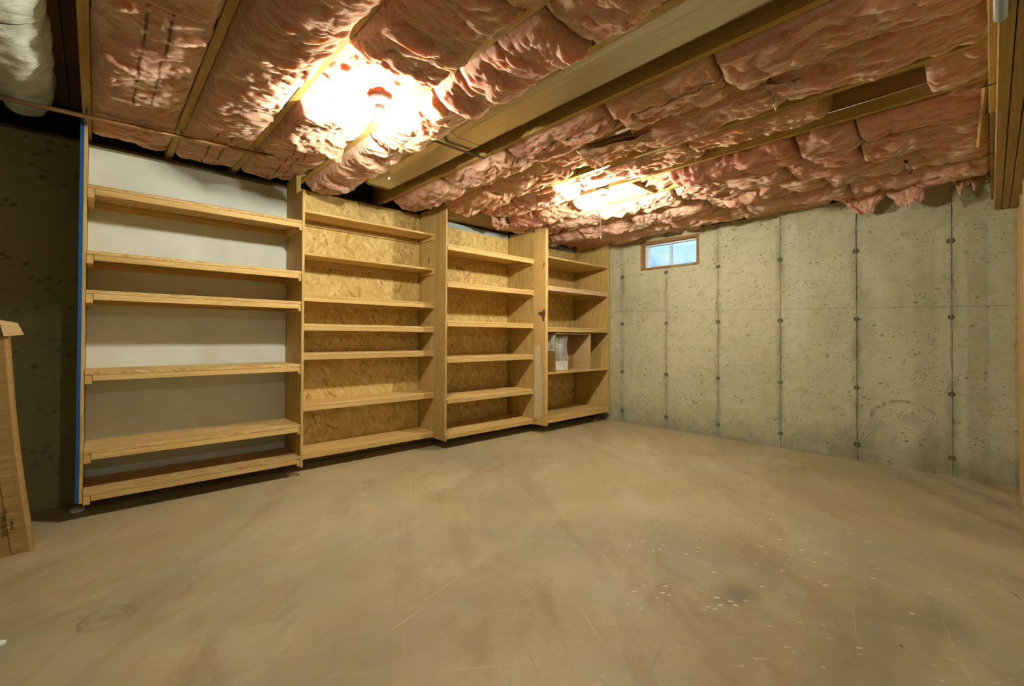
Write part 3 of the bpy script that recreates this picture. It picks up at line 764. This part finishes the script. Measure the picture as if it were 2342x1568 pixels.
for i in range(31):
    t = 0.01+0.93*i/30; sh = -0.098*t-0.012*math.sin(t*math.pi); xr = -5.218+sh
    dy = 0.012*math.sin(t*3.0)
    for j, ox in enumerate((-0.072, -0.052, -0.032)):
        V.append((xr+ox+5.40, -0.185-0.0535*0+(-0.0032 if i % 2 else -0.0014)+(ox+0.012)*0.0478+0.12+dy, H*t))
for i in range(30):
    for k in range(2): Fc.append((i*3+k, i*3+k+1, (i+1)*3+k+1, (i+1)*3+k))
mesh_obj('paper_tape', V, Fc, M['tapepaper'], cb)
# flap folded outward at the top
xr = -5.218-0.098
pts = [(xr-0.028, -0.187, 1.165), (xr+0.03, -0.155, 1.15), (xr+0.052, -0.165, 1.095), (xr-0.012, -0.205, 1.088)]
V = [(p[0]+5.40, p[1]+0.12, p[2]) for p in pts] + [(p[0]+5.40, p[1]+0.116, p[2]-0.004) for p in pts]
mesh_obj('flap', V, [(0, 1, 2, 3), (7, 6, 5, 4), (0, 4, 5, 1), (1, 5, 6, 2), (2, 6, 7, 3), (3, 7, 4, 0)], M['card_light'], cb)
# printed lettering, too small to read, running up the face
rr = random.Random(12)
def print_mark(xc, z0, z1, wd):
    V = []; Fc = []; z = z0
    while z < z1:
        hh = rr.uniform(0.006, 0.011)
        for j in range(rr.choice((1, 2, 2))):
            xa = xc+rr.uniform(-wd/2, 0); xb = xa+rr.uniform(0.3, 0.6)*wd
            zz = z+rr.uniform(0, hh*0.5); i0 = len(V); t = z/H; dy = 0.012*math.sin(t*3.0); yy = lambda x: -0.1865+(x+5.218+0.012)*0.0478+0.12+dy-0.001
            V += [(xa+5.40, yy(xa), zz), (xb+5.40, yy(xb), zz+0.002), (xb+5.40, yy(xb), zz+0.0055), (xa+5.40, yy(xa), zz+0.0035)]
            Fc.append((i0, i0+1, i0+2, i0+3))
        z += hh
    return mesh_obj('printed_lettering', V, Fc, M['print'], cb)
print_mark(-5.318, 0.10, 0.225, 0.024); print_mark(-5.292, 0.125, 0.175, 0.016)
# open carton on the fourth shelf of the corner unit
oc = empty('open_carton', (-0.74, 0.13, 0.684), 'open cardboard carton on its side in the corner shelving unit', 'carton')
cx0, cx1, cy0, cy1, cz0, cz1 = -1.075, -0.405, -0.035, 0.25, 0.6845, 1.135
th = 0.006
wbox('side_wall', (cx0, cy0, cz0), (cx0+th, cy1, cz1), M['card'], oc, 0.001)
wbox('side_wall', (cx1-th, cy0, cz0), (cx1, cy1, cz1), M['card_light'], oc, 0.001)
wbox('back_wall', (cx0+th, cy1-th, cz0), (cx1-th, cy1, cz1), M['card'], oc, 0.001)
wbox('top_wall', (cx0+th, cy0, cz1-th), (cx1-th, cy1-th, cz1), M['card_light'], oc, 0.001)
wbox('bottom_wall', (cx0+th, cy0, cz0), (cx1-th, cy1-th, cz0+th), M['card_light'], oc, 0.001)
lb = wbox('paper_label', (cx0-0.0015, -0.02, 0.93), (cx0-0.0002, 0.19, 1.125), M['paper'], oc, 0)
rr = random.Random(5); V = []; Fc = []; lo = oc.location
for row, (y, zA, zB, s) in enumerate(((0.045, 0.94, 1.09, 0.012), (0.018, 0.945, 1.0, 0.012))):
    z = zA
    while z < zB:
        i0 = len(V); a = y+rr.uniform(-s, 0); b = y+rr.uniform(0.2*s, s); X = cx0-0.0019-lo.x
        V += [(X, a-lo.y, z-lo.z), (X, b-lo.y, z+rr.uniform(-0.003, 0.003)-lo.z), (X, b-lo.y, z+0.006-lo.z), (X, a-lo.y, z+0.005-lo.z)]; Fc.append((i0, i0+1, i0+2, i0+3)); z += rr.uniform(0.008, 0.013)
mesh_obj('label_print', V, Fc, M['print_black'], lb)
pk = empty('plastic_packing', (-0.93, 0.04, 0.69), 'cloudy white plastic packing inside the open carton', 'packing')
V = []; Fc = []; nx, nz = 26, 20
for j in range(nz+1):
    for i in range(nx+1):
        u, v = i/nx, j/nz
        V.append((-0.13+0.26*u, -0.035+0.010*math.sin(u*40)*(1 if v > 0.3 else 0.5)+0.012*math.sin(v*7+u*3), 0.012+0.405*v))
for j in range(nz):
    for i in range(nx): a = j*(nx+1)+i; Fc.append((a, a+1, a+nx+2, a+nx+1))
mesh_obj('film', V, Fc, M['film'], pk, True)
o = box('foam_base', (-0.13, -0.025, 0.004), (0.135, 0.15, 0.115), M['paper'], pk)
for k in range(3): lathe('foam_post', [(0.0, 0.39), (0.028, 0.39), (0.034, 0.25), (0.026, 0.13), (0.0, 0.116)], M['pvc'], pk, 12, (-0.085+0.085*k, 0.06, 0.0))
# brown block and white cap under the units
o = box('brown_block', (-0.06, -0.03, 0), (0.07, 0.035, 0.035), M['brickred'], None, 0.008); o.location = (-0.24, 0.03, 0); o.rotation_euler = (0, 0, 0.3)
tag(o, 'small red-brown block on the floor under the corner unit', 'block')
o = lathe('plastic_puck', [(0.0, 0.0), (0.030, 0.0), (0.034, 0.006), (0.034, 0.02), (0.029, 0.024), (0.0, 0.024)], M['white_board']); o.location = (-5.07, 0.36, 0)
tag(o, 'round off-white plastic puck on the floor under the blue tape', 'puck')
o = lathe('plaster_crumb', [(0.0, 0.0), (0.017, 0.0), (0.019, 0.006), (0.014, 0.012), (0.0, 0.013)], M['white_board']); o.location = (-5.237, -1.115, 0)
tag(o, 'little white bit of plaster on the floor at the left frame edge', 'debris')
o = tube('wood_splinter', [(-0.06, 0.012, 0.003), (0.0, 0, 0.004), (0.07, -0.01, 0.003)], [0.001, 0.003, 0.0015], M['rust'], None, 6); o.location = (-2.13, -3.566, 0); o.scale = (0.5, 0.5, 0.5)
o.rotation_euler = (0, 0, 0.65); tag(o, 'rust-brown splinter lying on the floor near the right edge', 'splinter')
o = tube('wire_scrap', [(-0.05, 0.0, 0.002), (0.0, 0.008, 0.002), (0.05, 0.0, 0.002)], 0.0006, M['nail'], None, 5); o.location = (-3.165, -2.505, 0); o.rotation_euler = (0, 0, -0.33); o.scale = (0.75, 0.75, 0.75)
tag(o, 'thin dark wire scrap lying in the middle of the floor', 'wire')
o = tube('wood_strip', [(-0.95, -3.45, 2.30), (-1.80, -3.484, 2.34)], 0.011, M['pine_x'], None, 4, False); tag(o, 'thin wooden strip hanging from the joists beside the beam', 'strip')
o = tube('white_cable', [(-1.775, -3.46, 2.455), (-1.775, -3.1, 2.45), (-1.775, -2.7, 2.452)], 0.004, M['string'], None, 6); tag(o, 'white cable stapled along the bare side of a joist', 'cable')

# ------------------------------------------------------------------ pink insulation
def _hash(ix, iy, seed):
    h = (ix.astype(np.int64)*374761393 + iy.astype(np.int64)*668265263 + seed*1442695041) & 0x7fffffff
    h = ((h ^ (h >> 13))*1274126177) & 0x7fffffff
    return ((h ^ (h >> 16)) & 0xffff)/65535.0
def vnoise(x, y, seed):
    ix, iy = np.floor(x), np.floor(y); fx, fy = x-ix, y-iy
    fx = fx*fx*fx*(fx*(fx*6-15)+10); fy = fy*fy*fy*(fy*(fy*6-15)+10)
    a = _hash(ix, iy, seed); b = _hash(ix+1, iy, seed); c = _hash(ix, iy+1, seed); d = _hash(ix+1, iy+1, seed)
    return (a*(1-fx)+b*fx)*(1-fy)+(c*(1-fx)+d*fx)*fy - 0.5
def fbm(x, y, seed, oct=4, g=0.5):
    s = 0; a = 1.0
    for o in range(oct): s = s+a*vnoise(x*2**o, y*2**o, seed+o*17); a *= g
    return s
def grid_mesh(name, P, mat, parent=None):
    n, m = P.shape[:2]
    V = P.reshape(-1, 3).astype(np.float32)
    idx = np.arange(n*m).reshape(n, m)
    Q = np.stack([idx[:-1, :-1], idx[1:, :-1], idx[1:, 1:], idx[:-1, 1:]], -1).reshape(-1, 4)
    me = bpy.data.meshes.new(name)
    me.vertices.add(len(V)); me.vertices.foreach_set('co', V.ravel())
    me.loops.add(Q.size); me.loops.foreach_set('vertex_index', Q.ravel().astype(np.int32))
    me.polygons.add(len(Q)); me.polygons.foreach_set('loop_start', np.arange(0, Q.size, 4, dtype=np.int32)); me.polygons.foreach_set('loop_total', np.full(len(Q), 4, dtype=np.int32))
    me.polygons.foreach_set('use_smooth', np.ones(len(Q), dtype=bool))
    me.update(calc_edges=True); me.validate(); me.materials.append(mat)
    return link(bpy.data.objects.new(name, me), parent)
SEED = [100]
def batt(xl, xr, y0, y1, label, zl=0.0, zr=0.0, sag=0.03, amp=0.028, over=0.0, mat='insul', seglen=(0.10, 0.30), skew=0.0, rough=1.0, d=0):
    """one batt between two joists: a pillowy, creased underside with rolled ends, closed above"""
    SEED[0] += 1; sd = SEED[0]; r = np.random.RandomState(sd)
    st = 0.0062
    nu = max(10, int((xr-xl)/st)); nv = max(10, int((y1-y0)/st))
    u = np.linspace(0, 1, nu)[None, :].repeat(nv, 0); v = np.linspace(0, 1, nv)[:, None].repeat(nu, 1)
    X = xl+(xr-xl)*u; Y = y0+(y1-y0)*v
    # creases running across the batt
    cut = [y0-0.02]; 
    while cut[-1] < y1: cut.append(cut[-1]+r.uniform(*seglen))
    cut = np.array(cut); am = r.uniform(0.35, 1.0, len(cut))*amp
    bend = r.uniform(-0.10, 0.10)
    Yw = Y + skew*(u-0.5) + bend*(u-0.5)**2*2 + 0.055*fbm(X*4.5, Y*3.0, sd, 3) + 0.02*fbm(X*15, Y*11, sd+5, 2)
    k = np.clip(np.searchsorted(cut, Yw.ravel()).reshape(Yw.shape)-1, 0, len(cut)-2)
    t = np.clip((Yw-cut[k])/(cut[k+1]-cut[k]), 0, 1)
    lean = r.uniform(0.6, 1.7, len(cut))[k]
    tt = t**lean
    pil = am[k]*np.sqrt(np.clip(1-(2*tt-1)**2, 0, 1))
    cx = np.sqrt(np.clip(1-np.abs(2*u-1)**2.3, 0, 1))
    if d: mat = mat.replace('insul', 'insul_y')
    wx = X + 0.07*fbm(X*4, Y*4, sd+81, 3); wy = Y + 0.07*fbm(X*4+9, Y*4, sd+91, 3)
    A, B = (wx, wy) if d == 0 else (wy, wx)
    bil = lambda fa, fb, q, o=2: np.abs(fbm(A*fa, B*fb, sd+q, o, 0.5))*2.0
    lumps = rough*(0.026*(bil(3.2, 6.5, 31)-0.4) + 0.017*(bil(8, 15, 35)-0.4) + 0.018*fbm(X*3, Y*2.2, sd+39, 2))
    fine = rough*(0.0085*(bil(18, 34, 41)-0.4) + 0.0045*fbm(A*24, B*80, sd+51, 2, 0.6))
    rid = 0
    drop = (sag+pil)*cx + lumps + rid + fine
    end = np.minimum(v, 1-v)*(y1-y0); er = 0.045
    lift = 0.05*(1-np.sqrt(np.clip(1-(1-np.clip(end/er, 0, 1))**2, 0, 1)))
    Z = JZ + zl*(1-u)+zr*u - drop + lift
    edge = np.clip(np.minimum(u, 1-u)*(xr-xl)/0.02, 0, 1)
    Z = np.where(edge < 1, np.maximum(Z, JZ+0.004-(over+0.03)*edge) if over == 0 else Z, Z)
    below = np.clip((JZ-0.002-Z)/0.012, 0, 1)
    X = X + np.sign(u-0.5)*below*over*np.abs(2*u-1)**4
    Y = Y + 0.012*fbm(X*18, Y*9, sd+71, 2)*np.clip(end/0.06, 0, 1)
    P = np.stack([X, Y, Z], -1)
    # skirts and a lid so that the batt is a closed thick body
    zt = JZ+0.16
    def ring(a): return a
    Ptop = P.copy(); Ptop[..., 2] = zt; 
    cxm, cym = (xl+xr)/2, (y0+y1)/2
    full = np.concatenate([np.stack([np.clip(P[:1, :, 0], xl, xr), P[:1, :, 1], np.full_like(P[:1, :, 0], zt)], -1), P, np.stack([np.clip(P[-1:, :, 0], xl, xr), P[-1:, :, 1], np.full_like(P[-1:, :, 0], zt)], -1)], 0)
    lft = full[:, :1].copy(); lft[..., 2] = zt; lft[..., 0] = np.maximum(lft[..., 0], xl); rgt = full[:, -1:].copy(); rgt[..., 2] = zt; rgt[..., 0] = np.minimum(rgt[..., 0], xr)
    full = np.concatenate([lft, full, rgt], 1)
    org = np.array([cxm, cym, JZ])
    o = grid_mesh('insulation_batt', full-org, M[mat]); o.location = org
    me = o.data
    return tag(o, label, 'insulation', 'pink insulation batts')

def flap(C, label, th=0.03, nu=60, nv=60, ragged=0.35, curl=0.02, taper=0.0, name='insulation_tuft'):
    """loose piece of batt hung between four corners (attached edge first), torn at its free edge"""
    SEED[0] += 1; sd = SEED[0]
    C = [np.array(c, float) for c in C]
    U = (C[1]-C[0]+C[3]-C[2])/2; V_ = (C[2]-C[0]+C[3]-C[1])/2; p0 = C[0]
    nrm = np.cross(U, V_); nrm /= np.linalg.norm(nrm)
    a = np.linspace(0, 1, nu); b = np.linspace(0, 1, nv)
    uu, vv = np.meshgrid(a, b)
    rag = 1-ragged*(0.5+fbm(uu*3.0+sd, uu*0+1.3, sd, 4, 0.6))
    sides = (0.5+(uu-0.5)*(1-taper*vv) + 0.05*fbm(vv*5, uu*0+2.2, sd+3, 3)*np.abs(2*uu-1))
    L1 = np.linalg.norm(U); L2 = np.linalg.norm(V_)
    su, sv = sides[..., None], (vv*rag)[..., None]
    base = (C[0]*(1-su)+C[1]*su)*(1-sv) + (C[2]*(1-su)+C[3]*su)*sv
    bulge = curl*(np.sin(vv*2.2+sd)+0.4*np.sin(uu*5+sd)) + 0.03*fbm(uu*L1*9, vv*L2*9, sd+7, 4, 0.55) + 0.006*fbm(uu*L1*50, vv*L2*50, sd+9, 3)
    edge = np.sqrt(np.clip(1-np.maximum(np.abs(2*uu-1), np.clip(2*vv-1, 0, 1))**4, 0, 1))
    fr = base + (bulge+th*0.5*edge)[..., None]*nrm
    bk = base + (bulge-th*0.5*edge-0.012*fbm(uu*L1*14, vv*L2*14, sd+11, 3))[..., None]*nrm
    # wrap front and back into one closed grid across u
    full = np.concatenate([fr, bk[:, ::-1], fr[:, :1]], 1)
    lastrow = full[-1:].copy(); cen = (fr[-1]+bk[-1])/2; lastrow = np.concatenate([cen[None], cen[None, ::-1], cen[None, :1]], 1)
    full = np.concatenate([full, lastrow], 0)
    o = grid_mesh(name, full-p0, M['insul']); o.location = p0
    return tag(o, label, 'insulation', 'loose pink insulation tufts')

def bay(i): return JX[i]+JT+0.002, JX[i+1]-JT-0.002
BAYN = {1: 'the first bay right of the white duct', 2: 'the second bay right of the white duct', 3: 'the bay of the nearer bulb', 4: 'the bay left of the ribbed duct',
        6: 'the bay right of the ribbed duct', 7: 'the bay left of the farther bulb', 8: 'the bay of the farther bulb', 9: 'the bay right of the farther bulb',
        10: 'the fourth bay from the window wall', 11: 'the third bay from the window wall', 12: 'the second bay from the window wall', 13: 'the last bay, along the window wall'}
def run(i, cuts, names, **kw):
    a, b = bay(i) if i < 13 else (JX[13]+JT+0.002, 0.045)
    for j in range(len(cuts)-1):
        k = dict(kw)
        if isinstance(names[j], tuple): nm, ex = names[j]; k.update(ex)
        else: nm = names[j]
        if nm is None: continue
        JR = random.Random(i*31+j); k['zl'] = k.get('zl', 0)+JR.uniform(-0.016, 0.016); k['zr'] = k.get('zr', 0)+JR.uniform(-0.016, 0.016); k['sag'] = k.get('sag', 0.03)*JR.uniform(0.75, 1.5)
        batt(a, b, cuts[j], cuts[j+1]-JR.choice((0.004, 0.012, 0.025)), 'pink insulation batt in %s, %s' % (BAYN[i], nm), **k)
run(1, [-3.505, -2.3, -1.35, -0.33, 0.46], ['nearest the beam', 'above the camera side', ('with two dark lines', dict(mat='insul_lines')), ('touching the shelf wall', dict(sag=0.008, zr=0.006))], sag=0.045, amp=0.016, skew=0.12, seglen=(0.12, 0.45))
run(2, [-3.505, -2.2, -1.25, -0.25, 0.46], ['nearest the beam', ('pale and bulging', dict(sag=0.07, amp=0.028)), ('left of the bulb', dict(zr=-0.012, sag=0.06)), ('touching the shelf wall', dict(mat='insul_lines', sag=0.008))], sag=0.055, amp=0.018, skew=0.14, seglen=(0.15, 0.45))
run(3, [-3.505, -2.25, -1.55, -0.92, -0.3, 0.46], ['nearest the beam', 'torn, before the bulb', ('pushed up above the bulb', dict(zl=0.03, zr=0.062, sag=0.0, amp=0.015)), ('behind the bulb', dict(zl=0.0, zr=0.02)), ('touching the shelf wall', dict(mat='insul_lines', sag=0.008))], sag=0.05, amp=0.03, skew=0.10)
run(4, [-3.505, -2.3, -1.5, -0.75, 0.44], ['nearest the beam', 'folded', ('hanging lowest', dict(sag=0.06)), 'touching the shelf wall'], sag=0.045, amp=0.03, skew=-0.06, seglen=(0.10, 0.36))
run(6, [-3.505, -2.62, -2.0, -1.2, -0.4, 0.40], ['nearest the beam', ('with two dark lines', dict(mat='insul_lines')), ('long with dark lines', dict(mat='insul_lines')), 'beyond the strap', 'touching the shelf wall'], sag=0.036, amp=0.032, rough=1.2, seglen=(0.2, 0.55), d=1)
run(7, [-3.505, -2.75, -1.95, -1.25, -0.5, 0.09], [('orange, nearest the beam', dict(zr=0.045, zl=-0.015, sag=0.05)), ('drooping', dict(zr=0.05)), ('with a frayed edge', dict(zr=0.06, sag=0.01)), ('beyond the frayed one', dict(zr=0.03)), 'ending at the boards'], sag=0.034, amp=0.03, rough=1.2, zl=-0.005, seglen=(0.25, 0.6), d=1)
run(8, [-3.505, -3.26, -2.86, -2.1, -1.42, -0.95, -0.4, 0.09], [('small scrap beside the beam', dict(zr=0.01)), None, ('ending at bare boards', dict(zr=0.06)), ('near side of the bulb', dict(zr=0.045)), ('beside the bulb', dict(zl=0.02, zr=0.06, sag=0.0)), 'far side of the bulb', 'ending at the soffit'], sag=0.024, amp=0.026, rough=1.2, seglen=(0.2, 0.5), d=1)
for i, cuts, nm in ((9, [-3.505, -2.95, -2.62, -1.75, -0.9, -0.3, 0.09], ['ochre, nearest the beam', 'short rounded one', 'long one', ('right of the bulb', dict(zl=0.05, zr=0.02, over=0.0, sag=0.0)), 'beyond the bulb', 'ending at the soffit']),
                    (10, [-3.505, -2.9, -2.45, -1.6, -0.8, -0.1, 0.46], ['nearest the beam', 'short rounded one', 'long one', 'in the middle', 'toward the shelf wall', 'touching the shelf wall']),
                    (11, [-3.505, -2.6, -1.7, -0.9, -0.2, 0.46], ['nearest the beam', 'second from the beam', 'in the middle', 'toward the shelf wall', 'touching the shelf wall']),
                    (12, [-3.505, -2.7, -1.9, -1.1, -0.3, 0.46], ['nearest the beam', 'second from the beam', 'in the middle', 'above the window', 'touching the shelf wall']),
                    (13, [-3.505, -2.5, -1.3, -0.45, 0.46], [('nearest the beam', dict(sag=0.015, zl=0.01)), ('second from the beam', dict(sag=0.02)), ('above the window', dict(sag=0.02)), 'touching the shelf wall'])):
    run(i, cuts, nm, sag=0.05, amp=0.036, over=0.02, zl=-0.006, zr=0.004, seglen=(0.14, 0.5), d=1, skew=random.uniform(-0.15, 0.15), rough=1.25)
# loose hanging pieces
def hang(y0, y1, x, z0, z1, lean=0.0, sh=0.0): return [(x, y0, z0), (x, y1, z0), (x+lean, y0+sh, z1), (x+lean, y1+sh, z1)]
flap([(-4.19, -0.64, 2.362), (-3.90, -0.90, 2.362), (-4.17, -0.45, 2.325), (-3.80, -0.50, 2.25)], 'large pink flap hanging below the joist left of the nearer bulb', th=0.045, ragged=0.2)
flap([(-2.62, -1.58, 2.372), (-2.50, -2.40, 2.372), (-2.34, -1.52, 2.325), (-2.35, -2.05, 2.34)], 'frayed pale tuft under a joist in the middle of the ceiling', th=0.03, ragged=0.5)
flap([(-2.57, -2.74, 2.365), (-2.52, -2.88, 2.365), (-2.29, -2.70, 2.32), (-2.42, -2.83, 2.33)], 'orange wedge-shaped tuft hanging right of the middle of the ceiling', th=0.03, ragged=0.15)
flap(hang(-2.56, -2.94, -0.16, 2.35, 2.16, 0.03, -0.01), 'leftmost pink tuft hanging over the window wall', th=0.045, taper=0.75, ragged=0.12)
flap(hang(-2.86, -3.13, -0.18, 2.35, 2.17, 0.02, -0.05), 'middle pink tuft hanging over the window wall', th=0.045, taper=0.65, ragged=0.15)
flap(hang(-3.02, -3.15, -0.26, 2.35, 2.13, 0.02, -0.02), 'tan tuft hanging over the window wall below the black conduit', th=0.035, taper=0.25, ragged=0.35)
flap(hang(-3.30, -3.50, -0.14, 2.34, 2.08, 0.0, 0.0), 'torn pink tuft hanging against the beam end', th=0.035, taper=0.1, ragged=0.75)
flap([(-1.98, 0.06, 2.36), (-1.36, 0.10, 2.36), (-1.80, 0.30, 2.33), (-1.34, 0.42, 2.32)], 'drooping pink tuft above the third shelving unit', th=0.03, ragged=0.4)
